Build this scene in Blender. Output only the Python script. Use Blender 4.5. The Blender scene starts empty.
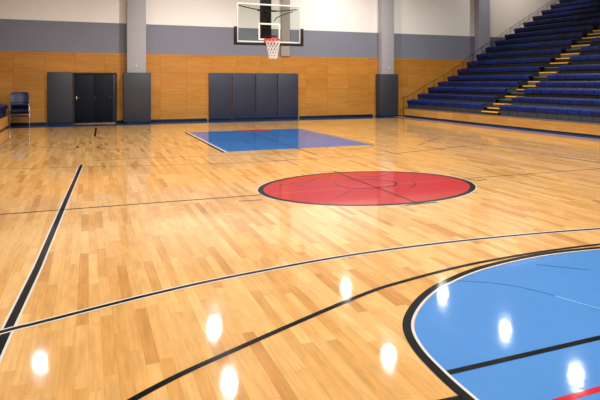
import bpy, bmesh, math, random
from mathutils import Vector, Matrix
random.seed(7)
scene = bpy.context.scene
COL = scene.collection
PI = math.pi

# ------------------------------------------------------------------ helpers
def new_mat(name):
    m = bpy.data.materials.new(name); m.use_nodes = True
    nt = m.node_tree
    return m, nt, nt.nodes['Principled BSDF']

def N(nt, typ, **kw):
    n = nt.nodes.new(typ)
    for k, v in kw.items():
        setattr(n, k, v)
    return n

def lin(c):
    return tuple((x / 12.92 if x <= .04045 else ((x + .055) / 1.055) ** 2.4) for x in c)

def rgb(r, g, b):
    return lin((r / 255, g / 255, b / 255)) + (1,)

def mth(nt, op, a, b=None):
    n = N(nt, 'ShaderNodeMath', operation=op)
    for i, v in enumerate((a, b)):
        if v is None: continue
        if isinstance(v, (int, float)): n.inputs[i].default_value = v
        else: nt.links.new(v, n.inputs[i])
    return n.outputs[0]

def mixc(nt, fac, a, b, mode='MIX'):
    n = N(nt, 'ShaderNodeMix', data_type='RGBA', blend_type=mode)
    for sock, v in ((n.inputs['Factor'], fac), (n.inputs['A'], a), (n.inputs['B'], b)):
        if hasattr(v, 'is_linked'): nt.links.new(v, sock)
        elif sock.name == 'Factor': sock.default_value = v
        else: sock.default_value = v
    # colour sockets are the RGBA ones
    for i in n.inputs:
        if i.type == 'RGBA' and i.name in 'AB':
            v = a if i.name == 'A' else b
            if hasattr(v, 'is_linked'): nt.links.new(v, i)
            else: i.default_value = v
    return [o for o in n.outputs if o.type == 'RGBA'][0]

def noise(nt, vec, scale, detail=3, rough=.55):
    n = N(nt, 'ShaderNodeTexNoise')
    n.inputs['Scale'].default_value = scale
    n.inputs['Detail'].default_value = detail
    n.inputs['Roughness'].default_value = rough
    if vec is not None: nt.links.new(vec, n.inputs['Vector'])
    return n.outputs[0]

def mapping(nt, vec, scale):
    n = N(nt, 'ShaderNodeMapping')
    n.inputs['Scale'].default_value = scale
    nt.links.new(vec, n.inputs['Vector'])
    return n.outputs[0]

def coords(nt, which='Object'):
    return N(nt, 'ShaderNodeTexCoord').outputs[which]

def plain(name, col, rough=.5, metal=0, var=.08, scale=6, coat=0, coat_rough=.1, bump=0, spec=.5, bscale=120):
    m, nt, b = new_mat(name)
    v = coords(nt)
    f = noise(nt, v, scale)
    dark = tuple(c * (1 - var * 2) for c in col[:3]) + (1,)
    lite = tuple(min(1, c * (1 + var)) for c in col[:3]) + (1,)
    nt.links.new(mixc(nt, f, dark, lite), b.inputs['Base Color'])
    b.inputs['Roughness'].default_value = rough
    b.inputs['Metallic'].default_value = metal
    b.inputs['Coat Weight'].default_value = coat
    b.inputs['Coat Roughness'].default_value = coat_rough
    b.inputs['Specular IOR Level'].default_value = spec
    if bump:
        bn = N(nt, 'ShaderNodeBump'); bn.inputs['Strength'].default_value = bump
        bn.inputs['Distance'].default_value = .002
        nt.links.new(noise(nt, v, bscale, 2), bn.inputs['Height'])
        nt.links.new(bn.outputs[0], b.inputs['Normal'])
    return m

# floor finish, shared by boards and painted lines
COAT, COAT_R, BASE_R = 1.0, .058, .42
def lacquer(nt, b, v):
    b.inputs['Roughness'].default_value = BASE_R
    b.inputs['Specular IOR Level'].default_value = .03
    b.inputs['Coat Weight'].default_value = COAT
    b.inputs['Coat IOR'].default_value = 1.42
    f = noise(nt, v, 1.3, 3)
    nt.links.new(mth(nt, 'ADD', mth(nt, 'MULTIPLY', f, .06), COAT_R - .03), b.inputs['Coat Roughness'])
    bn = N(nt, 'ShaderNodeBump'); bn.inputs['Strength'].default_value = .10
    bn.inputs['Distance'].default_value = .004
    nt.links.new(noise(nt, v, 9, 2), bn.inputs['Height'])
    nt.links.new(bn.outputs[0], b.inputs['Coat Normal'])

def floor_mat():
    m, nt, b = new_mat('maple_strip_floor')
    v = coords(nt)
    s = N(nt, 'ShaderNodeSeparateXYZ'); nt.links.new(v, s.inputs[0])
    W, L = .083, .88
    rx = mth(nt, 'DIVIDE', s.outputs[0], W)
    row = mth(nt, 'FLOOR', rx)
    wn = N(nt, 'ShaderNodeTexWhiteNoise', noise_dimensions='1D'); nt.links.new(row, wn.inputs['W'])
    ry = mth(nt, 'ADD', mth(nt, 'DIVIDE', s.outputs[1], L), mth(nt, 'MULTIPLY', wn.outputs['Value'], 7.3))
    idx = mth(nt, 'FLOOR', ry)
    cb = N(nt, 'ShaderNodeCombineXYZ'); nt.links.new(row, cb.inputs[0]); nt.links.new(idx, cb.inputs[1])
    w2 = N(nt, 'ShaderNodeTexWhiteNoise', noise_dimensions='2D'); nt.links.new(cb.outputs[0], w2.inputs['Vector'])
    ramp = N(nt, 'ShaderNodeValToRGB'); nt.links.new(w2.outputs['Value'], ramp.inputs[0])
    e = ramp.color_ramp.elements
    e[0].position = 0; e[0].color = rgb(*FL[0])
    e[1].position = 1; e[1].color = rgb(*FL[4])
    for p, c in ((.12, FL[1]), (.4, FL[2]), (.75, FL[3])):
        n = ramp.color_ramp.elements.new(p); n.color = rgb(*c)
    # grain, shifted per board
    sh = N(nt, 'ShaderNodeVectorMath', operation='ADD')
    nt.links.new(v, sh.inputs[0])
    sc_ = N(nt, 'ShaderNodeVectorMath', operation='SCALE'); nt.links.new(w2.outputs['Color'], sc_.inputs[0]); sc_.inputs['Scale'].default_value = 13
    nt.links.new(sc_.outputs[0], sh.inputs[1])
    g = noise(nt, mapping(nt, sh.outputs[0], (26, 1.7, 1)), 1.6, 5, .6)
    gr = N(nt, 'ShaderNodeMapRange'); nt.links.new(g, gr.inputs[0])
    gr.inputs[1].default_value = .3; gr.inputs[2].default_value = .75; gr.inputs[3].default_value = .82; gr.inputs[4].default_value = 1.1
    mot = noise(nt, mapping(nt, sh.outputs[0], (5, 2.2, 1)), 1.7, 3)
    mr = N(nt, 'ShaderNodeMapRange'); nt.links.new(mot, mr.inputs[0])
    mr.inputs[1].default_value = .3; mr.inputs[2].default_value = .7; mr.inputs[3].default_value = .9; mr.inputs[4].default_value = 1.06
    k = mth(nt, 'MULTIPLY', gr.outputs[0], mr.outputs[0])
    # seams
    fx = mth(nt, 'FRACT', rx); fy = mth(nt, 'FRACT', ry)
    ex = mth(nt, 'MINIMUM', fx, mth(nt, 'SUBTRACT', 1, fx))
    ey = mth(nt, 'MINIMUM', fy, mth(nt, 'SUBTRACT', 1, fy))
    sx = mth(nt, 'LESS_THAN', ex, .012); sy = mth(nt, 'LESS_THAN', ey, .0025)
    seam = mth(nt, 'MAXIMUM', sx, sy)
    k = mth(nt, 'MULTIPLY', k, mth(nt, 'SUBTRACT', 1, mth(nt, 'MULTIPLY', seam, .2)))
    cc = N(nt, 'ShaderNodeCombineXYZ')
    for i in range(3): nt.links.new(k, cc.inputs[i])
    nt.links.new(mixc(nt, 1.0, ramp.outputs[0], cc.outputs[0], 'MULTIPLY'), b.inputs['Base Color'])
    lacquer(nt, b, v)
    return m

FL = [(184, 128, 66), (199, 145, 78), (208, 156, 90), (213, 163, 98), (220, 171, 108)]

def paint(name, col, var=.05, coat=1.0):
    m, nt, b = new_mat(name)
    v = coords(nt)
    f = noise(nt, mapping(nt, v, (3, .8, 1)), 2.0, 3)
    dark = tuple(c * (1 - var * 2) for c in col[:3]) + (1,)
    lite = tuple(min(1, c * (1 + var)) for c in col[:3]) + (1,)
    nt.links.new(mixc(nt, f, dark, lite), b.inputs['Base Color'])
    lacquer(nt, b, v)
    b.inputs['Coat Weight'].default_value = coat
    return m

def wood_panel(name, c1, c2, c3, axis='x', joint=True, rough=.4):
    """honey veneer with horizontal grain in sheets"""
    m, nt, b = new_mat(name)
    v = coords(nt)
    s = N(nt, 'ShaderNodeSeparateXYZ'); nt.links.new(v, s.inputs[0])
    h = s.outputs[0] if axis == 'x' else s.outputs[1]
    z = s.outputs[2]
    px = mth(nt, 'FLOOR', mth(nt, 'DIVIDE', mth(nt, 'ADD', h, .52), 1.15))
    pz = mth(nt, 'FLOOR', mth(nt, 'DIVIDE', z, .72))
    cb = N(nt, 'ShaderNodeCombineXYZ'); nt.links.new(px, cb.inputs[0]); nt.links.new(pz, cb.inputs[1])
    wn = N(nt, 'ShaderNodeTexWhiteNoise', noise_dimensions='2D'); nt.links.new(cb.outputs[0], wn.inputs['Vector'])
    sc_ = N(nt, 'ShaderNodeVectorMath', operation='SCALE'); nt.links.new(wn.outputs['Color'], sc_.inputs[0]); sc_.inputs['Scale'].default_value = 9
    sh = N(nt, 'ShaderNodeVectorMath', operation='ADD'); nt.links.new(v, sh.inputs[0]); nt.links.new(sc_.outputs[0], sh.inputs[1])
    st = (.9, 1, 16) if axis == 'x' else (1, .9, 16)
    g = noise(nt, mapping(nt, sh.outputs[0], st), 1.4, 5, .6)
    g2 = noise(nt, mapping(nt, sh.outputs[0], (.3, .3, 2)), 1.2, 2)
    ramp = N(nt, 'ShaderNodeValToRGB')
    nt.links.new(mth(nt, 'ADD', mth(nt, 'MULTIPLY', g, .6), mth(nt, 'MULTIPLY', g2, .4)), ramp.inputs[0])
    e = ramp.color_ramp.elements
    e[0].position = .3; e[0].color = c1; e[1].position = .72; e[1].color = c3
    n = e.new(.5); n.color = c2
    k = mth(nt, 'ADD', .93, mth(nt, 'MULTIPLY', wn.outputs['Value'], .12))
    if joint:
        fx = mth(nt, 'FRACT', mth(nt, 'DIVIDE', mth(nt, 'ADD', h, .52), 1.15))
        fz = mth(nt, 'FRACT', mth(nt, 'DIVIDE', z, .72))
        ln = mth(nt, 'MAXIMUM', mth(nt, 'LESS_THAN', fx, .014), mth(nt, 'LESS_THAN', fz, .016))
        k = mth(nt, 'MULTIPLY', k, mth(nt, 'SUBTRACT', 1, mth(nt, 'MULTIPLY', ln, .28)))
    cc = N(nt, 'ShaderNodeCombineXYZ')
    for i in range(3): nt.links.new(k, cc.inputs[i])
    nt.links.new(mixc(nt, 1.0, ramp.outputs[0], cc.outputs[0], 'MULTIPLY'), b.inputs['Base Color'])
    b.inputs['Roughness'].default_value = rough
    return m

def banded_wall(name, lower, upper, zsplit):
    m, nt, b = new_mat(name)
    v = coords(nt)
    s = N(nt, 'ShaderNodeSeparateXYZ'); nt.links.new(v, s.inputs[0])
    f = mth(nt, 'GREATER_THAN', s.outputs[2], zsplit)
    c = mixc(nt, f, lower, upper)
    n = noise(nt, v, 1.2, 3)
    k = mth(nt, 'ADD', .96, mth(nt, 'MULTIPLY', n, .07))
    # faint board joints in the paint
    fx = mth(nt, 'FRACT', mth(nt, 'DIVIDE', s.outputs[0], 2.44))
    k = mth(nt, 'MULTIPLY', k, mth(nt, 'SUBTRACT', 1, mth(nt, 'MULTIPLY', mth(nt, 'LESS_THAN', fx, .006), .05)))
    cc = N(nt, 'ShaderNodeCombineXYZ')
    for i in range(3): nt.links.new(k, cc.inputs[i])
    nt.links.new(mixc(nt, 1.0, c, cc.outputs[0], 'MULTIPLY'), b.inputs['Base Color'])
    b.inputs['Roughness'].default_value = .6
    return m

M = {}
M['floor'] = floor_mat()
M['p_black'] = paint('black_court_paint', rgb(4, 4, 4), coat=.5)
M['p_white'] = paint('white_court_paint', rgb(205, 198, 188))
M['p_red'] = paint('red_court_paint', rgb(168, 20, 18), coat=.75)
M['p_redline'] = paint('red_line_paint', rgb(186, 26, 40))
M['p_blue'] = paint('light_blue_court_paint', rgb(72, 126, 186))
M['p_blue_far'] = paint('blue_key_paint', rgb(22, 94, 158), coat=.9)
M['p_border'] = paint('navy_border_paint', rgb(10, 78, 134))
M['p_thin'] = paint('faded_dark_line_paint', rgb(92, 66, 48))
M['p_dkred'] = paint('dark_line_on_red_paint', rgb(84, 22, 26))
M['p_palered'] = paint('pale_line_on_red_paint', rgb(214, 110, 104))
M['p_dkblue'] = paint('dark_line_on_blue_paint', rgb(24, 50, 96))
M['p_paleblue'] = paint('pale_scratch_on_blue_paint', rgb(150, 190, 232))
M['panel'] = wood_panel('honey_wall_veneer', rgb(172, 108, 38), rgb(190, 128, 50), rgb(206, 146, 66))
M['plinth'] = wood_panel('honey_plinth_veneer', rgb(196, 124, 50), rgb(212, 144, 66), rgb(226, 164, 86), axis='y', joint=False)
M['wall_far'] = banded_wall('grey_and_white_wall_paint', rgb(126, 128, 142), rgb(247, 243, 238), 4.27)
M['wall_side'] = plain('beige_side_wall_paint', rgb(196, 188, 176), .65)
M['ceiling'] = plain('dark_ceiling_paint', rgb(34, 33, 32), .9)
M['pillar'] = plain('pale_grey_pillar_paint', rgb(170, 168, 172), .55, var=.03)
M['pillar_shaded'] = plain('pillar_paint_with_shade', rgb(150, 149, 160), .55, var=.03)  # pillar grey darkened, the dim side's shade is in the colour
M['shaded_wall'] = banded_wall('shaded_beige_wall_paint', rgb(100, 98, 106), rgb(226, 214, 202), 4.27)  # wall bands darkened to hold the shade beside the bleachers
M['pilaster'] = plain('beige_pilaster_paint', rgb(172, 164, 156), .6, var=.03)
M['pad'] = plain('charcoal_vinyl_pad', rgb(56, 56, 62), .45, var=.05, bump=.15, bscale=300)
M['pad_dark'] = plain('dark_vinyl_pad_edge', rgb(48, 51, 60), .5)
M['pad_blue'] = plain('slate_blue_vinyl_pad', rgb(50, 55, 71), .45, var=.05, bump=.15, bscale=300)
M['door'] = plain('navy_door_paint', rgb(8, 14, 30), .5, var=.05, spec=.25)
M['frame'] = plain('black_frame_paint', rgb(22, 22, 26), .5)
M['jamb'] = plain('grey_jamb_metal', rgb(52, 55, 66), .4, metal=.3)
M['chrome'] = plain('chrome', rgb(200, 202, 206), .18, metal=1)
M['brass'] = plain('brass_threshold', rgb(190, 146, 74), .35, metal=.7)
M['black'] = plain('black_rubber', rgb(8, 8, 9), .6)
M['blackmetal'] = plain('black_powder_coat', rgb(20, 22, 24), .45)
M['whitemetal'] = plain('white_board_frame_enamel', rgb(235, 235, 230), .4)
M['orange'] = plain('orange_red_rim_enamel', rgb(214, 40, 30), .35)
M['net'] = plain('white_nylon_cord', rgb(236, 232, 226), .8)
def seat_mat(name, col):
    m, nt, b = new_mat(name)
    oi = N(nt, 'ShaderNodeObjectInfo')
    k = mth(nt, 'ADD', .72, mth(nt, 'MULTIPLY', oi.outputs['Random'], .5))
    cc = N(nt, 'ShaderNodeCombineXYZ')
    for i in range(3): nt.links.new(k, cc.inputs[i])
    f = noise(nt, coords(nt), 3)
    base = mixc(nt, f, tuple(c * .85 for c in col[:3]) + (1,), col)
    nt.links.new(mixc(nt, 1.0, base, cc.outputs[0], 'MULTIPLY'), b.inputs['Base Color'])
    b.inputs['Roughness'].default_value = .4; b.inputs['Specular IOR Level'].default_value = .3
    return m
M['seat'] = seat_mat('navy_blue_seat_plastic', rgb(4, 32, 96))
M['seat_dim'] = seat_mat('dark_blue_seat_plastic', rgb(4, 29, 88))
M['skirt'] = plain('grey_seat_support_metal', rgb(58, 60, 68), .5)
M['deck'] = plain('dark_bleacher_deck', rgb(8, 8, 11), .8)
M['trim'] = plain('grey_aluminium_nosing', rgb(140, 138, 136), .35, metal=.6)
M['yellow'] = plain('yellow_step_nosing', rgb(232, 168, 52), .5)
M['step'] = plain('grey_step_board', rgb(86, 82, 78), .55)
M['rail'] = plain('dark_steel_rail', rgb(70, 66, 62), .4, metal=.7)
M['chair'] = plain('navy_chair_plastic', rgb(26, 36, 82), .3, var=.08)
M['base'] = plain('black_rubber_base', rgb(20, 20, 26), .5)
M['tan'] = plain('tan_frame_enamel', rgb(140, 112, 74), .4, metal=.4)

def glass_mat():
    m, nt, b = new_mat('tempered_glass')
    out = nt.nodes['Material Output']
    tr = N(nt, 'ShaderNodeBsdfTransparent'); tr.inputs[0].default_value = (.87, .91, .89, 1)
    gl = N(nt, 'ShaderNodeBsdfGlossy'); gl.inputs['Roughness'].default_value = .03
    fr = N(nt, 'ShaderNodeFresnel'); fr.inputs[0].default_value = 1.45
    mx = N(nt, 'ShaderNodeMixShader')
    nt.links.new(mth(nt, 'MULTIPLY', fr.outputs[0], .6), mx.inputs[0])
    nt.links.new(tr.outputs[0], mx.inputs[1]); nt.links.new(gl.outputs[0], mx.inputs[2])
    nt.links.new(mx.outputs[0], out.inputs['Surface'])
    return m
M['glass'] = glass_mat()

# ------------------------------------------------------------------ mesh helpers
def add_box(bm, lo, hi, bev=0, seg=2):
    vs = [bm.verts.new((x, y, z)) for x in (lo[0], hi[0]) for y in (lo[1], hi[1]) for z in (lo[2], hi[2])]
    f = [(0, 1, 3, 2), (4, 6, 7, 5), (0, 4, 5, 1), (2, 3, 7, 6), (0, 2, 6, 4), (1, 5, 7, 3)]
    fs = [bm.faces.new([vs[i] for i in q]) for q in f]
    if bev:
        es = list({e for q in fs for e in q.edges})
        bmesh.ops.bevel(bm, geom=es, offset=bev, segments=seg, affect='EDGES', profile=.5)

def add_tube(bm, pts, r, n=8, closed=False):
    pts = [Vector(p) for p in pts]
    rings = []
    K = len(pts)
    up = None
    for i, p in enumerate(pts):
        a = pts[(i - 1) % K] if (i or closed) else p
        b = pts[(i + 1) % K] if (i < K - 1 or closed) else p
        t = (b - a).normalized()
        if up is None:
            up = t.orthogonal().normalized()
        up = (up - t * up.dot(t)).normalized()
        sd = t.cross(up)
        rings.append([bm.verts.new(p + (up * math.cos(2 * PI * j / n) + sd * math.sin(2 * PI * j / n)) * r) for j in range(n)])
    for i in range(K if closed else K - 1):
        A, B = rings[i], rings[(i + 1) % K]
        for j in range(n):
            bm.faces.new((A[j], A[(j + 1) % n], B[(j + 1) % n], B[j]))
    if not closed:
        bm.faces.new(rings[0][::-1]); bm.faces.new(rings[-1])

def add_prism_y(bm, prof, y0, y1):
    """profile of (x, z) points swept along y"""
    a = [bm.verts.new((x, y0, z)) for x, z in prof]
    b = [bm.verts.new((x, y1, z)) for x, z in prof]
    n = len(prof)
    for i in range(n):
        bm.faces.new((a[i], a[(i + 1) % n], b[(i + 1) % n], b[i]))
    bm.faces.new(a[::-1]); bm.faces.new(b)

def obj(name, bm, mat, parent=None, smooth=False):
    bmesh.ops.recalc_face_normals(bm, faces=bm.faces[:])
    me = bpy.data.meshes.new(name); bm.to_mesh(me); bm.free()
    me.materials.append(mat)
    if smooth:
        for p in me.polygons: p.use_smooth = True
        me.set_sharp_from_angle(angle=math.radians(40))
    o = bpy.data.objects.new(name, me); COL.objects.link(o)
    if parent is not None: o.parent = parent
    return o

def box(name, lo, hi, mat, parent=None, bev=0):
    bm = bmesh.new(); add_box(bm, lo, hi, bev)
    return obj(name, bm, mat, parent, smooth=bool(bev))

def tag(o, label, cat, group=None):
    o['label'] = label; o['category'] = cat
    if group: o['group'] = group
    return o

def thing(name, label, cat, loc=(0, 0, 0), rz=0, group=None):
    o = bpy.data.objects.new(name, None); COL.objects.link(o)
    o.empty_display_size = .1
    o.location = loc; o.rotation_euler = (0, 0, rz)
    return tag(o, label, cat, group)

def struct(o):
    o['kind'] = 'structure'; return o

# ------------------------------------------------------------------ sizes of the hall
YW = 24.6            # face of the far wall
YP = 24.19           # face of its pillars
XR, XL = 30.0, -9.5
YB = -6.0
ZC = 8.6

# ------------------------------------------------------------------ floor
FLOOR = struct(box('floor', (XL, YB, -.2), (XR, YW + .2, 0), M['floor']))

def spline(pts, n=10):
    """Catmull-Rom through 2-D points"""
    P = [Vector(p) for p in pts]
    P = [P[0] * 2 - P[1]] + P + [P[-1] * 2 - P[-2]]
    out = []
    for i in range(1, len(P) - 2):
        a, b, c, d = P[i - 1:i + 3]
        for k in range(n):
            t = k / n
            out.append(.5 * ((2 * b) + (c - a) * t + (2 * a - 5 * b + 4 * c - d) * t * t + (3 * b - a - 3 * c + d) * t ** 3))
    out.append(P[-2])
    return out

def offset_line(pts, d):
    pts = [Vector(p) for p in pts]
    out = []
    for i, p in enumerate(pts):
        t = (pts[min(i + 1, len(pts) - 1)] - pts[max(i - 1, 0)]).normalized()
        out.append(p + Vector((-t.y, t.x)) * d)
    return out

def ribbon(bm, pts, d0, d1, z):
    A, B = offset_line(pts, d0), offset_line(pts, d1)
    va = [bm.verts.new((p.x, p.y, z)) for p in A]
    vb = [bm.verts.new((p.x, p.y, z)) for p in B]
    for i in range(len(pts) - 1):
        f = bm.faces.new((va[i], vb[i], vb[i + 1], va[i + 1]))

def finish_flat(name, bm, mat):
    for f in bm.faces:
        f.normal_update()
        if f.normal.z < 0: f.normal_flip()
    me = bpy.data.meshes.new(name); bm.to_mesh(me); bm.free(); me.materials.append(mat)
    o = bpy.data.objects.new(name, me); COL.objects.link(o); o.parent = FLOOR
    o['kind'] = 'structure'
    return o

def line(name, pts, w, mat, z=.0012, white=0, sides=(1, 1), smooth=False, shift=0):
    """painted line of width w, with optional white edging that is its own part"""
    if smooth: pts = spline(pts)
    bm = bmesh.new(); ribbon(bm, pts, shift - w / 2, shift + w / 2, z)
    o = finish_flat(name, bm, mat)
    if white:
        bm = bmesh.new()
        if sides[0]: ribbon(bm, pts, shift + w / 2, shift + w / 2 + white, z)
        if sides[1]: ribbon(bm, pts, shift - w / 2 - white, shift - w / 2, z)
        e = finish_flat('white_edging', bm, M['p_white'])
        e.parent = o
    return o

def area(name, pts, mat, z=.0006):
    bm = bmesh.new()
    bm.faces.new([bm.verts.new((p[0], p[1], z)) for p in pts])
    return finish_flat(name, bm, mat)

# blue border along the walls
area('border_stripe', [(-3.05, 23.05), (15.1, 23.05), (15.1, YW), (-3.05, YW)], M['p_border'])
area('border_stripe', [(13.95, 6.0), (15.1, 6.0), (15.1, 23.05), (13.95, 23.05)], M['p_border'])

# far blue key
KX0, KX1, KY0, KY1 = 3.18, 7.40, 13.4, 19.1
area('far_key', [(KX0, KY0), (KX1, KY0), (KX1, KY1), (KX0, KY1)], M['p_blue_far'])
line('far_key_line', [(KX0 - .03, KY0 - .1), (KX0 - .03, KY1)], .075, M['p_black'], white=.075, sides=(0, 1), shift=.02)
line('far_key_line', [(KX1 + .02, KY0 + .1), (KX1 + .02, KY1)], .04, M['p_thin'], white=.03, sides=(1, 0))
line('far_key_line', [(5.1, 12.0), (5.14, 13.4), (5.2, 17.9)], .045, M['p_dkblue'], z=.0012)
line('baseline_mark', [(4.95, 18.95), (6.15, 18.80)], .62, M['p_redline'], z=.0016)
cx, cy, r = 5.25, 15.3, .95
line('free_throw_arc', [(cx + r * math.cos(a), cy + r * math.sin(a)) for a in [math.radians(95 + 11 * i) for i in range(18)]], .05, M['p_dkblue'])
line('free_throw_arc', [(5.2, 18.1), (5.6, 17.9), (5.9, 17.2), (5.9, 16.7)], .06, M['p_dkblue'], smooth=True)
line('three_point_arc', [(7.34, 13.9), (7.36, 13.35), (7.0, 12.95), (6.5, 12.75), (6.05, 12.7)], .03, M['p_thin'], smooth=True)
line('three_point_arc', [(.1, 12.95), (1.2, 13.0), (2.2, 12.85), (3.3, 12.75), (4.4, 12.6)], .025, M['p_thin'], smooth=True)

# centre circle
CX, CY, RX, RY = 4.395, 8.15, 1.845, 1.395
def ell(k=0, n=96, a0=0, a1=360):
    return [(CX + (RX + k) * math.cos(math.radians(a0 + (a1 - a0) * i / n)), CY + (RY + k) * math.sin(math.radians(a0 + (a1 - a0) * i / n))) for i in range(n + (a1 - a0 < 360))]
area('centre_circle', ell(), M['p_red'])
line('centre_circle_ring', ell() + [ell()[0]], .09, M['p_black'], white=.014, sides=(0, 1), shift=.0)
line('centre_spot_line', [(4.47, CY + RY + .12), (4.45, CY), (4.43, CY - RY - .02)], .035, M['p_black'], z=.0018)
line('centre_spot_mark', [(4.18, 6.66), (4.44, 6.69), (4.72, 6.66)], .04, M['p_black'], z=.0022)
line('centre_spot_mark', [(4.28, 9.78), (4.6, 9.62)], .03, M['p_thin'], z=.0022)
line('jump_circle', [(3.98, 8.62), (3.93, 8.3), (4.1, 8.0), (4.5, 7.93)], .03, M['p_dkred'], z=.0018, smooth=True)
line('jump_circle', [(4.28, 8.78), (4.75, 8.62), (4.98, 8.3), (4.8, 8.0), (4.45, 7.95)], .035, M['p_black'], z=.0018, smooth=True)
line('circle_scribble', [(3.02, 8.75), (3.3, 8.82), (3.62, 8.9), (3.95, 9.2), (4.25, 9.3)], .035, M['p_dkred'], z=.0018, smooth=True)
line('circle_scribble', [(4.7, 9.0), (5.0, 8.9), (5.35, 9.05)], .02, M['p_dkred'], z=.0018, smooth=True)
line('circle_scribble', [(4.95, 7.75), (5.2, 7.95), (5.32, 8.25)], .02, M['p_dkred'], z=.0018, smooth=True)
line('circle_scribble', [(3.5, 7.5), (3.95, 7.9)], .015, M['p_dkred'], z=.0018)
line('centre_line_on_red', [(CX - RX + .1, 8.1), (CX + RX - .1, 8.12)], .015, M['p_palered'], z=.0015)

# half-way line, either side of the circle
line('centre_line', [(-3.0, 8.17), (CX - RX - .06, 8.10)], .04, M['p_black'])
line('centre_line', [(CX + RX + .06, 8.12), (13.9, 8.02)], .03, M['p_thin'])
line('tick_mark', [(2.05, 7.78), (2.4, 7.75)], .04, M['p_thin'])
line('tick_mark', [(6.35, 8.05), (6.4, 7.85), (6.7, 7.95)], .03, M['p_thin'])

# left volleyball side line
line('side_line', [(-.14, 12.4), (-.3, 9), (-.45, 5.68), (-.54, 4.24), (-.64, 2.4), (-.7, -1)], .062, M['p_black'], white=.018)
# line with white edges sweeping across the court
line('attack_line', [(-1.9, 3.86), (-.58, 4.31), (-.34, 4.38), (.49, 4.63), (1.28, 4.80), (2.58, 4.955), (4.07, 4.94), (5.68, 4.765), (7.4, 4.4), (9.0, 3.9)], .05, M['p_black'], z=.0016, white=.017, smooth=True)
# three point arc running into the near key
line('three_point_arc', [(-.7, 2.45), (.24, 3.14), (.93, 3.49), (2.07, 3.98), (2.58, 4.13), (3.28, 4.265), (3.9, 4.32), (4.5, 4.335), (5.3, 4.29), (6.3, 4.12), (7.3, 3.8)], .05, M['p_black'], z=.0016, smooth=True)
# near key with rounded top
half = [(1.915, -1.0), (1.915, .6), (1.915, 1.8), (1.92, 2.48), (1.935, 2.78), (1.975, 3.06), (2.07, 3.33), (2.24, 3.56), (2.53, 3.81), (2.87, 4.0), (3.47, 4.205), (4.35, 4.30)]
full = half + [(8.70 - x, y) for x, y in half[-2::-1]]
outline = spline(full, 8)
area('near_key', [tuple(p) for p in offset_line(outline, -.085)], M['p_blue'])
line('near_key_line', outline, .062, M['p_black'], z=.004, white=.02, sides=(0, 1), shift=-.031)
line('free_throw_line', [(1.98, 2.735), (6.7, 2.735)], .05, M['p_black'], z=.0014)
line('free_throw_tick', [(1.76, 2.5), (1.93, 2.49)], .05, M['p_black'], z=.0014)
line('red_line', [(2.06, 2.275), (6.6, 2.29)], .045, M['p_redline'], z=.0014)
line('paint_scratch', [(2.95, 4.02), (3.35, 3.75), (3.55, 3.42), (3.66, 3.07), (3.7, 2.95)], .008, M['p_dkblue'], z=.0014, smooth=True)
line('paint_scratch', [(3.56, 3.4), (3.68, 3.05)], .010, M['p_paleblue'], z=.0017)
line('paint_scratch', [(4.0, 4.05), (4.35, 3.75)], .010, M['p_dkblue'], z=.0014)

# thin older court lines further off
line('thin_line', [(-1.9, 12.45), (1.5, 11.75), (3.1, 11.5), (6.4, 11.55), (8.2, 11.9), (10.3, 12.35)], .025, M['p_thin'], smooth=True)
line('thin_line', [(10.62, 17.4), (10.45, 13.5), (10.3, 8.6), (10.2, 6.5)], .035, M['p_thin'])
line('thin_line', [(8.9, 15.4), (10.6, 16.5)], .03, M['p_thin'])
line('thin_line', [(8.5, 12.9), (10.5, 14.6)], .025, M['p_thin'])
line('thin_line', [(7.1, 11.6), (9.6, 12.3)], .02, M['p_thin'])
line('tick_mark', [(.27, 22.2), (.19, 18.8)], .06, M['p_black'])
line('corner_mark', [(-1.35, 17.4), (-1.42, 16.6), (-1.1, 16.1), (-.85, 16.0)], .05, M['p_thin'], smooth=True)
line('corner_mark', [(-.55, 15.3), (-.3, 15.6), (-.28, 16.1)], .06, M['p_thin'], smooth=True)
line('corner_mark', [(.38, 16.2), (.22, 15.6), (.5, 15.0), (1.0, 14.8)], .045, M['p_thin'], smooth=True)
line('tick_mark', [(9.5, 22.2), (9.8, 20.9)], .05, M['p_thin'])

# ------------------------------------------------------------------ room shell
WALL = struct(box('wall_far', (XL, YW, 0), (XR, YW + .3, ZC), M['wall_far']))
P0 = struct(box('wood_panelling', (XL, YW - .03, .02), (XR, YW - .0005, 2.98), M['panel'], WALL))
struct(box('wall_right', (XR, YB, 0), (XR + .3, YW + .3, ZC), M['wall_side']))
struct(box('wall_left', (XL - .3, YB, 0), (XL, YW + .3, ZC), M['wall_side']))
struct(box('wall_back', (XL - .3, YB - .3, 0), (XR + .3, YB, ZC), M['wall_side']))
struct(box('ceiling', (XL - .3, YB - .3, ZC), (XR + .3, YW + .3, ZC + .2), M['ceiling']))
for x0, x1 in ((-2.9, -1.60), (2.48, 5.0), (9.5, 13.5)):
    struct(box('baseboard_far', (x0, YW - .05, 0), (x1, YW - .031, .11), M['base'], bev=.004))
struct(box('baseboard_far', (1.12, YW - .05, 0), (1.42, YW - .031, .11), M['base'], bev=.004))

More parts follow.
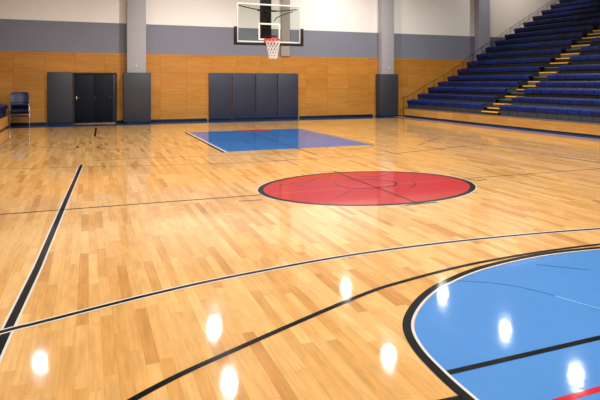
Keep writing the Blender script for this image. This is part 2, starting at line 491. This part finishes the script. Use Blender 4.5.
# pillars that stand out of the far wall
def pillar(x0, x1, y=YP, mat=M['pillar']):
    p = struct(box('trim_1', (x0, y, 0), (x1, YW - .03, ZC - .001), mat, bev=.012))
    return p
pl = pillar(1.52, 2.30); pr = pillar(13.83, 14.53); p3 = pillar(19.86, 20.60, mat=M['pillar_shaded'])
struct(box('trim_2', (8.56, YW - .08, 2.985), (9.0, YW - .0005, ZC - .001), M['pilaster'], bev=.01))
struct(box('wall_shade_panel', (20.6, YW - .05, 2.985), (XR, YW - .0005, ZC - .001), M['shaded_wall']))  # thin panel over the far wall, shade painted into its colour
for p, x, z in ((pl, 1.90, 2.44), (pr, 14.22, 2.46)):
    bm = bmesh.new(); add_tube(bm, [(x, YP, z), (x, YP - .05, z)], .035, 10)
    obj('wall_hook', bm, M['whitemetal'], p)

# ------------------------------------------------------------------ wall pads
def pad(name, x0, x1, y0, y1, z1, mat, label, group=None, z0=.06):
    t = thing(name, label, 'wall pad', ((x0 + x1) / 2, (y0 + y1) / 2, 0), 0, group)
    w, d = (x1 - x0) / 2, (y1 - y0) / 2
    box('cushion', (-w, -d, z0), (w, d - .025, z1), mat, t, bev=.022)
    box('backing_board', (-w + .01, d - .025, z0 - .03), (w - .01, d, z1 - .01), M['pad_dark'], t)
    return t
def pillar_pad(x0, x1, px0, px1, label):
    t = thing('pillar_pad', label, 'wall pad', ((x0 + x1) / 2, YP - .07, 0))
    c = (x0 + x1) / 2
    bm = bmesh.new(); add_box(bm, (x0 - c, -.07, .05), (x1 - c, .068, 2.15), .02)
    obj('front_cushion', bm, M['pad'], t, True)
    for s, a, b in ((-1, x0, px0), (1, px1, x1)):
        bm = bmesh.new(); add_box(bm, (a - c + .002, .07, .05), (b - c - .002, .43, 2.15), .012)
        obj('side_cushion', bm, M['pad_dark'], t, True)
pillar_pad(1.37, 2.49, 1.52, 2.30, 'grey padding wrapped around the base of the pillar by the doors')
pillar_pad(13.66, 14.70, 13.83, 14.53, 'grey padding wrapped around the pillar base at the foot of the bleachers')
pad('wall_pad', -1.58, -.62, YW - .12, YW - .031, 2.16, M['pad'], 'grey wall pad fixed beside the dark double doors')
xs = [5.06, 6.16, 7.28, 8.36, 9.42]
whichs = ['blue grey wall pad behind the hoop, nearest the doors',
          'blue grey wall pad behind the hoop, second from the doors',
          'blue grey wall pad behind the hoop, second from the bleachers',
          'blue grey wall pad behind the hoop, nearest the bleachers']
for i in range(4):
    pad('wall_pad', xs[i] + .012, xs[i + 1] - .012, YW - .12, YW - .031, 2.16, M['pad_blue'], whichs[i], 'wall pads behind the hoop')

# ------------------------------------------------------------------ double doors
D = bpy.data.objects.new('door_1', None); COL.objects.link(D); D.location = (.26, YW - .03, 0); struct(D)
bm = bmesh.new()
add_box(bm, (-.86, -.09, 0), (-.80, 0, 2.13)); add_box(bm, (.80, -.09, 0), (.86, 0, 2.13)); add_box(bm, (-.86, -.09, 2.08), (.86, 0, 2.14))
obj('door_frame', bm, M['frame'], D)
box('jamb_strip', (.69, -.085, .02), (.80, -.005, 2.08), M['jamb'], D, bev=.006)
for s, (a, b) in ((1, (-.795, -.058)), (-1, (-.048, .685))):
    lf = box('door_leaf', (a, -.06, .03), (b, -.005, 2.075), M['door'], D, bev=.004)
    hx = a + .07 if s == 1 else b - .09
    bm = bmesh.new()
    add_box(bm, (hx - .03, -.075, 1.02), (hx + .03, -.0605, 1.16), .004)
    add_tube(bm, [(hx, -.075, 1.1), (hx, -.13, 1.1), (hx + .1 * s, -.13, 1.1)], .014, 8)
    obj('handle', bm, M['chrome'] if s == 1 else M['jamb'], lf, True)
bm = bmesh.new(); add_box(bm, (.02 - .06, -.085, 1.0), (.04, -.0605, 1.15), .004)
obj('lock_plate', bm, M['frame'], D)
box('threshold', (-.8, -.12, 0.002), (.8, -.004, .028), M['brass'], D, bev=.004)

# ------------------------------------------------------------------ hoop
HX, HY = 4.645, 14.3          # centre and face of the backboard
H = thing('basketball_hoop', 'suspended glass basketball backboard with red rim and white net before the far wall', 'basketball hoop', (HX, HY, 0))
BW, BZ0, BZ1 = .915, 2.83, 3.895
gz0, gz1 = BZ0, BZ1
g = box('glass_pane', (-BW + .03, .008, BZ0 + .03), (BW - .03, .022, BZ1 - .03), M['glass'], H)
bm = bmesh.new(); fw = .04
add_box(bm, (-BW, 0, BZ0), (BW, .035, BZ0 + fw), .004); add_box(bm, (-BW, 0, BZ1 - fw), (BW, .035, BZ1), .004)
add_box(bm, (-BW, 0, BZ0 + fw), (-BW + fw * .75, .035, BZ1 - fw), .004); add_box(bm, (BW - fw * .75, 0, BZ0 + fw), (BW, .035, BZ1 - fw), .004)
obj('board_frame', bm, M['whitemetal'], H, True)
bm = bmesh.new(); tw, tz0, tz1, w = .315, 2.90, 3.37, .045
add_box(bm, (-tw, .003, tz0), (tw, .0075, tz0 + w)); add_box(bm, (-tw, .003, tz1 - w), (tw, .0075, tz1))
add_box(bm, (-tw, .003, tz0 + w), (-tw + w, .0075, tz1 - w)); add_box(bm, (tw - w, .003, tz0 + w), (tw, .0075, tz1 - w))
obj('target_square', bm, M['whitemetal'], H)
bm = bmesh.new()
add_box(bm, (-BW - .085, -.04, BZ0 - .075), (BW + .085, .06, BZ0 - .002), .015)
for s in (-1, 1):
    lo, hi = sorted((s * (BW + .003), s * (BW + .085)))
    add_box(bm, (lo, -.04, BZ0 - .003), (hi, .06, BZ0 + .42), .015)
obj('edge_padding', bm, M['black'], H, True)
# mast from the ceiling, and its braces
bm = bmesh.new()
add_box(bm, (-.19, .10, 2.95), (.09, .30, ZC - .001), .01)
obj('mast', bm, M['blackmetal'], H, True)
bm = bmesh.new()
bm.free()
for z in (3.02, 3.72):
    box('mounting_bar', (-.32, .05, z - .02), (.22, .10, z + .02), M['jamb'], H)
bm = bmesh.new()
add_tube(bm, [(-.85, .12, 3.84), (-.5, .16, 3.78), (-.15, .2, 3.74), (.3, .2, 3.74), (.86, .14, 3.80)], .014, 6)
add_tube(bm, [(.2, .2, 3.45), (.28, .2, 3.56), (.5, .18, 3.66), (.75, .15, 3.74)], .012, 6)
obj('cable', bm, M['black'], H, True)
for s in (-1, 1):
    bm = bmesh.new(); add_tube(bm, [(s * .16 - .05, .25, ZC - .02), (s * .10 - .05, .28, 4.3)], .03, 8)
    obj('brace', bm, M['blackmetal'], H, True)
# rim
RZ, RR = 2.90, .205
rc = Vector((0, -.10 - RR, RZ))
bm = bmesh.new()
add_tube(bm, [rc + Vector((RR * math.cos(2 * PI * i / 32), RR * math.sin(2 * PI * i / 32), 0)) for i in range(32)], .014, 8, True)
rim = obj('rim', bm, M['orange'], H, True)
bm = bmesh.new()
add_box(bm, (-.16, -.02, RZ - .10), (.16, -.002, RZ + .04), .006)
add_prism_y(bm, [(-.14, RZ), (.14, RZ), (.14, RZ - .03), (.05, RZ - .10), (-.05, RZ - .10), (-.14, RZ - .03)], -.11, -.02)
obj('rim_bracket', bm, M['orange'], H, True)
bm = bmesh.new()
NS, LV = 12, 6
def npnt(k, l, half):
    t = l / LV
    rr = RR * (1 - .48 * t ** .8) + .0
    a = 2 * PI * (k + .5 * half) / NS
    return rc + Vector((rr * math.cos(a), rr * math.sin(a), -.02 - .50 * t))
for k in range(NS):
    for sgn in (1, -1):
        pts = []
        for l in range(LV + 1):
            pts.append(npnt(k + sgn * .5 * l, l, 0))
        add_tube(bm, pts, .0075, 5)
obj('net', bm, M['net'], H)

# ------------------------------------------------------------------ bleachers
hs = [.83, 1.14, 1.476, 1.75, 2.045, 2.418, 2.835, 3.237, 3.64]
Xs = [15.22 + .62 * i for i in range(9)]
while len(hs) < 18:
    hs.append(hs[-1] + .365); Xs.append(Xs[-1] + .66)
NR = len(hs)
SD = .46                                   # seat above its deck
ds = [h - SD for h in hs]; ds[0] = .41
YE, YA1, YA0, YN = 24.1, 18.35, 17.35, 10.6  # wall end, aisle, near end
BS = thing('bleacher_stand', 'stepped dark bleacher stand with wooden plinth and a yellow edged stair aisle', 'bleachers', (15.1, YE, 0))
def rel(bm):
    bmesh.ops.translate(bm, verts=bm.verts[:], vec=(-15.1, -YE, 0))
    return bm
bm = bmesh.new(); add_box(bm, (15.08, YN, .06), (15.13, YE, .40)); obj('plinth_panel', rel(bm), M['plinth'], BS)
bm = bmesh.new(); add_box(bm, (15.10, YN, 0), (15.14, YE, .058)); obj('kick_strip', rel(bm), M['base'], BS)
bm = bmesh.new(); add_box(bm, (15.06, YN, .402), (15.14, YE, .43), .006); obj('plinth_trim', rel(bm), M['trim'], BS)
# end rail
ER = thing('hand_rail', 'thin dark hand rail climbing the wall end of the bleachers', 'hand rail', (15.1, YE + .05, 0))
def rel2(bm):
    bmesh.ops.translate(bm, verts=bm.verts[:], vec=(-15.1, -YE - .05, 0)); return bm
pts = [(Xs[i] + .1, YE + .05, hs[i] + .19) for i in range(NR - 1)]
bm = bmesh.new(); add_tube(bm, [(15.0, YE + .05, .95)] + pts, .014, 8)
obj('top_bar', rel2(bm), M['rail'], ER, True)
for i in range(NR - 1):
    xx = Xs[i] - .16
    if i: zz = (hs[i - 1] + .19) + (hs[i] - hs[i - 1]) * (xx - Xs[i - 1] - .1) / (Xs[i] - Xs[i - 1])
    else: zz = .98
    bm = bmesh.new(); add_tube(bm, [(xx, YE + .05, 0 if i == 0 else ds[i] - .5), (xx, YE + .05, zz)], .011, 6)
    obj('post', rel2(bm), M['rail'], ER, True)

# seat module: rounded front lip, shallow dish and rear up-stand
def seat_profile():
    return [(0, -.17), (.012, -.175), (.03, -.16), (.03, -.055), (.05, -.045), (.23, -.045), (.25, -.03), (.25, .03), (.235, .035),
            (.215, .0), (.14, -.012), (.06, -.004), (.03, -.004), (.008, -.018), (0, -.04)]
ordn = ['lowest', 'second', 'third', 'fourth', 'fifth', 'sixth', 'seventh', 'eighth', 'ninth', 'tenth', 'eleventh', 'twelfth', 'thirteenth',
        'fourteenth', 'fifteenth', 'sixteenth', 'seventeenth', 'eighteenth']
seat_mesh = {}
def seat_run(t, i, y0, y1):
    n = round((y1 - y0) / .49); w = (y1 - y0) / n
    key = (round(w, 4), i % 2)
    if key not in seat_mesh:
        b = bmesh.new(); add_prism_y(b, seat_profile(), .011, w - .011)
        bmesh.ops.recalc_face_normals(b, faces=b.faces[:])
        me = bpy.data.meshes.new('seat'); b.to_mesh(me); b.free()
        me.materials.append(M['seat'] if i % 2 == 0 else M['seat_dim']); seat_mesh[key] = me
    for k in range(n):
        o = bpy.data.objects.new('seat', seat_mesh[key]); COL.objects.link(o)
        o.parent = t; o.location = (Xs[i] - t.location.x, y0 + k * w - t.location.y, hs[i])
    bm = bmesh.new(); zt = hs[i] - .046
    add_box(bm, (Xs[i] + .05, y0 + .02, ds[i] + .001), (Xs[i] + .09, y1 - .02, zt))
    for k in range(n + 1):
        yy = min(max(y0 + k * w, y0 + .04), y1 - .04)
        add_box(bm, (Xs[i] + .034, yy - .012, ds[i] + .02), (Xs[i] + .05, yy + .012, zt - .014))
    bmesh.ops.translate(bm, verts=bm.verts[:], vec=(-t.location.x, -t.location.y, 0))
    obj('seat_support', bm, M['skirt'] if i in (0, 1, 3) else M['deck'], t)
for i in range(NR):
    x0 = 15.142 if i == 0 else Xs[i - 1] + .272
    x1 = Xs[i] + .27
    lab = 'navy bleacher seat row, ' + ordn[i] + (' and nearest the court, behind the wooden plinth' if i == 0 else ' from the floor' + (', crossed by the yellow edged aisle' if i < 10 else ', beside the beige wall'))
    t = thing('bleacher_row', lab, 'bleacher row', (x0, YE, 0), 0, 'bleacher seat rows')
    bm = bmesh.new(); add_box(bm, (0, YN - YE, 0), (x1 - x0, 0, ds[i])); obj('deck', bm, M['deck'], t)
    bm = bmesh.new(); add_box(bm, (0, YN - YE, ds[i] + .0005), (.03, -.0, ds[i] + .008)); obj('deck_edge', bm, M['deck'], t)
    seat_run(t, i, YA1, YE - .02)
    if i < 10: seat_run(t, i, YN + .1, YA0)
    if i < 13:
        zt = ds[i] + (ds[i + 1] - ds[i]) * .5
        bm = bmesh.new(); add_box(bm, (Xs[i] - .05 - x0, YA0 + .02 - YE, ds[i] + .001), (Xs[i] + .268 - x0, YA1 - .02 - YE, zt), .004)
        st = obj('aisle_step', bm, M['step'] if i % 3 else M['deck'], t)
        bm = bmesh.new(); add_box(bm, (Xs[i] - .065 - x0, YA0 + .02 - YE, zt - .035), (Xs[i] + .10 - x0, YA1 - .02 - YE, zt + .012), .004)
        obj('step_nosing', bm, M['yellow'], st, True)
        if i:
            bm = bmesh.new(); add_box(bm, (-.018, YA0 + .2 - YE, ds[i] - .03), (.06, YA1 - .02 - YE, ds[i] + .014), .004)
            obj('deck_nosing', bm, M['yellow'] if i % 3 == 1 else M['step'], t, True)

# ------------------------------------------------------------------ left bleachers (only their far end shows)
XLB = -2.90
LB = thing('folded_bleacher', 'wooden plinth end of the facing bleacher with dark seats beside the stacked chairs', 'bleachers', (XLB, 24.0, 0))
box('plinth_panel', (-.05, -8, .06), (0, 0, .43), M['plinth'], LB)
box('kick_strip', (-.05, -8, 0), (-.02, 0, .058), M['base'], LB)
bm = bmesh.new(); add_prism_y(bm, [(-.05, .02), (-.05, .42), (-.45, .42), (-.45, .78), (-1.1, .78), (-1.1, 1.1), (-1.8, 1.1), (-1.8, .02)], -8, 0)
obj('deck', bm, M['deck'], LB)
for x, z in ((-.04, .88), (-.45, 1.2)):
    bm = bmesh.new()
    add_prism_y(bm, [(x - px, z + pz) for px, pz in seat_profile()], -8, -.06)
    add_box(bm, (x - .10, -8, z - .44 if x > -.2 else z - .42), (x - .05, -.1, z - .046))
    obj('seat_row', bm, M['seat'], LB)

# ------------------------------------------------------------------ stack of chairs
def chair(z, label):
    t = thing('stacking_chair', label, 'chair', (-2.52, 23.9, z), math.radians(6), 'stacked chairs by the far wall')
    
    # shell back, gently curved and rounded
    def shell(rows, thick):
        bm = bmesh.new()
        nx = 9
        fr, bk = [], []
        for (y, zz, hw) in rows:
            a, b = [], []
            for j in range(nx):
                u = -1 + 2 * j / (nx - 1)
                dy = -.035 * (u * u)
                a.append(bm.verts.new((u * hw, y + dy, zz))); b.append(bm.verts.new((u * hw, y + dy + thick[0], zz + thick[1])))
            fr.append(a); bk.append(b)
        R = len(rows)
        for i in range(R - 1):
            for j in range(nx - 1):
                bm.faces.new((fr[i][j], fr[i][j + 1], fr[i + 1][j + 1], fr[i + 1][j]))
                bm.faces.new((bk[i][j], bk[i + 1][j], bk[i + 1][j + 1], bk[i][j + 1]))
            for j in (0, nx - 1):
                bm.faces.new((fr[i][j], fr[i + 1][j], bk[i + 1][j], bk[i][j]))
        for i in (0, R - 1):
            for j in range(nx - 1):
                bm.faces.new((fr[i][j], fr[i][j + 1], bk[i][j + 1], bk[i][j]))
        return bm
    obj('backrest', shell([(.17, .50, .29), (.18, .55, .325), (.21, .68, .33), (.235, .80, .32), (.245, .86, .30), (.247, .885, .26)], (.025, 0)), M['chair'], t, True)
    obj('seat', shell([(-.27, .415, .24), (-.25, .435, .30), (-.1, .43, .315), (.08, .42, .31), (.15, .43, .28)], (0, -.025)), M['chair'], t, True)
    for sx in (-1, 1):
        bm = bmesh.new(); add_tube(bm, [(sx * .31, -.17, .41), (sx * .335, -.24, .2), (sx * .345, -.26, .0)], .013, 8); obj('leg', bm, M['chrome'], t, True)
        bm = bmesh.new(); add_tube(bm, [(sx * .30, .20, .68), (sx * .31, .15, .40), (sx * .345, .22, .2), (sx * .36, .26, .0)], .013, 8); obj('leg', bm, M['chrome'], t, True)
    bm = bmesh.new(); add_tube(bm, [(-.31, -.17, .40), (.31, -.17, .40)], .011, 8); add_tube(bm, [(-.31, .15, .395), (.31, .15, .395)], .011, 8)
    add_tube(bm, [(-.31, -.17, .40), (-.31, .15, .395)], .011, 8); add_tube(bm, [(.31, -.17, .40), (.31, .15, .395)], .011, 8)
    obj('seat_frame', bm, M['tan'], t, True)
    return t
chair(0, 'lowest navy stacking chair of the stack by the far wall, feet on the floor')
chair(.20, 'middle navy stacking chair of the stack by the far wall')
chair(.46, 'topmost navy stacking chair of the stack by the far wall')

# ------------------------------------------------------------------ lights: round high-bay lamps and added wall fills
def lamp(x, y, z, power, r=.145, spread=150, col=(1, .98, .945)):
    l = bpy.data.lights.new('high_bay_or_fill_lamp', 'AREA'); l.shape = 'DISK'; l.size = 2 * r
    l.energy = power; l.color = col; l.spread = math.radians(spread)
    o = bpy.data.objects.new('high_bay_or_fill_lamp', l); COL.objects.link(o); o.location = (x, y, z)
    return o
ZL = 7.5
seen = [(-1.49, 19.82), (4.4, 20.28), (4.0, 16.3), (10.78, 22.07), (9.42, 16.01), (14.48, 20.01), (14.48, 16.19), (14.25, 12.8)]
rest = [(-1.5, 15.5), (9.4, 11.5), (-1.5, 11.5), (4.0, 11.8), (-1.5, 7), (4, 7), (9.4, 7), (14.3, 7), (4, 2), (9.4, 2), (-1.5, 2)]
def watts(x): return 195 if x < 0 else (115 if x > 14 else 270)
for x, y in seen + rest: lamp(x, y, ZL, 120 if (x < 0 and y > 15) else 190 if y > 22 else 350 if (x > 4.3 and x < 5) else 175 if (x > 14 and y > 19) else watts(x), spread=160)

wall_fill = lamp(22.5, 20.5, 8.0, 90, r=.3)  # added fill aimed at the dim wall above the bleachers, no real lamp
wall_fill.rotation_euler = (math.radians(65), 0, 0)
wall_fill2 = lamp(13.0, 19.0, 8.2, 60, r=.3)  # another added fill, tilted at the far wall, not a hall lamp
wall_fill2.rotation_euler = (math.radians(70), 0, math.radians(-20))

w = bpy.data.worlds.new('hall_air'); scene.world = w; w.use_nodes = True
w.node_tree.nodes['Background'].inputs[0].default_value = (.9, .93, 1, 1)
w.node_tree.nodes['Background'].inputs[1].default_value = .3

# ------------------------------------------------------------------ camera (level, with a falling front)
cam = bpy.data.cameras.new('camera'); co = bpy.data.objects.new('camera', cam); COL.objects.link(co)
F, HOR = 545, 82
cam.sensor_width = 36; cam.lens = F / 600 * 36
cam.shift_y = -(200 - HOR) / 600
co.location = (0, 0, 1.75)
co.rotation_euler = (PI / 2, 0, -math.radians(21.2))
scene.camera = co
scene.view_settings.view_transform = 'Standard'
scene.view_settings.look = 'None'
scene.view_settings.exposure = 0
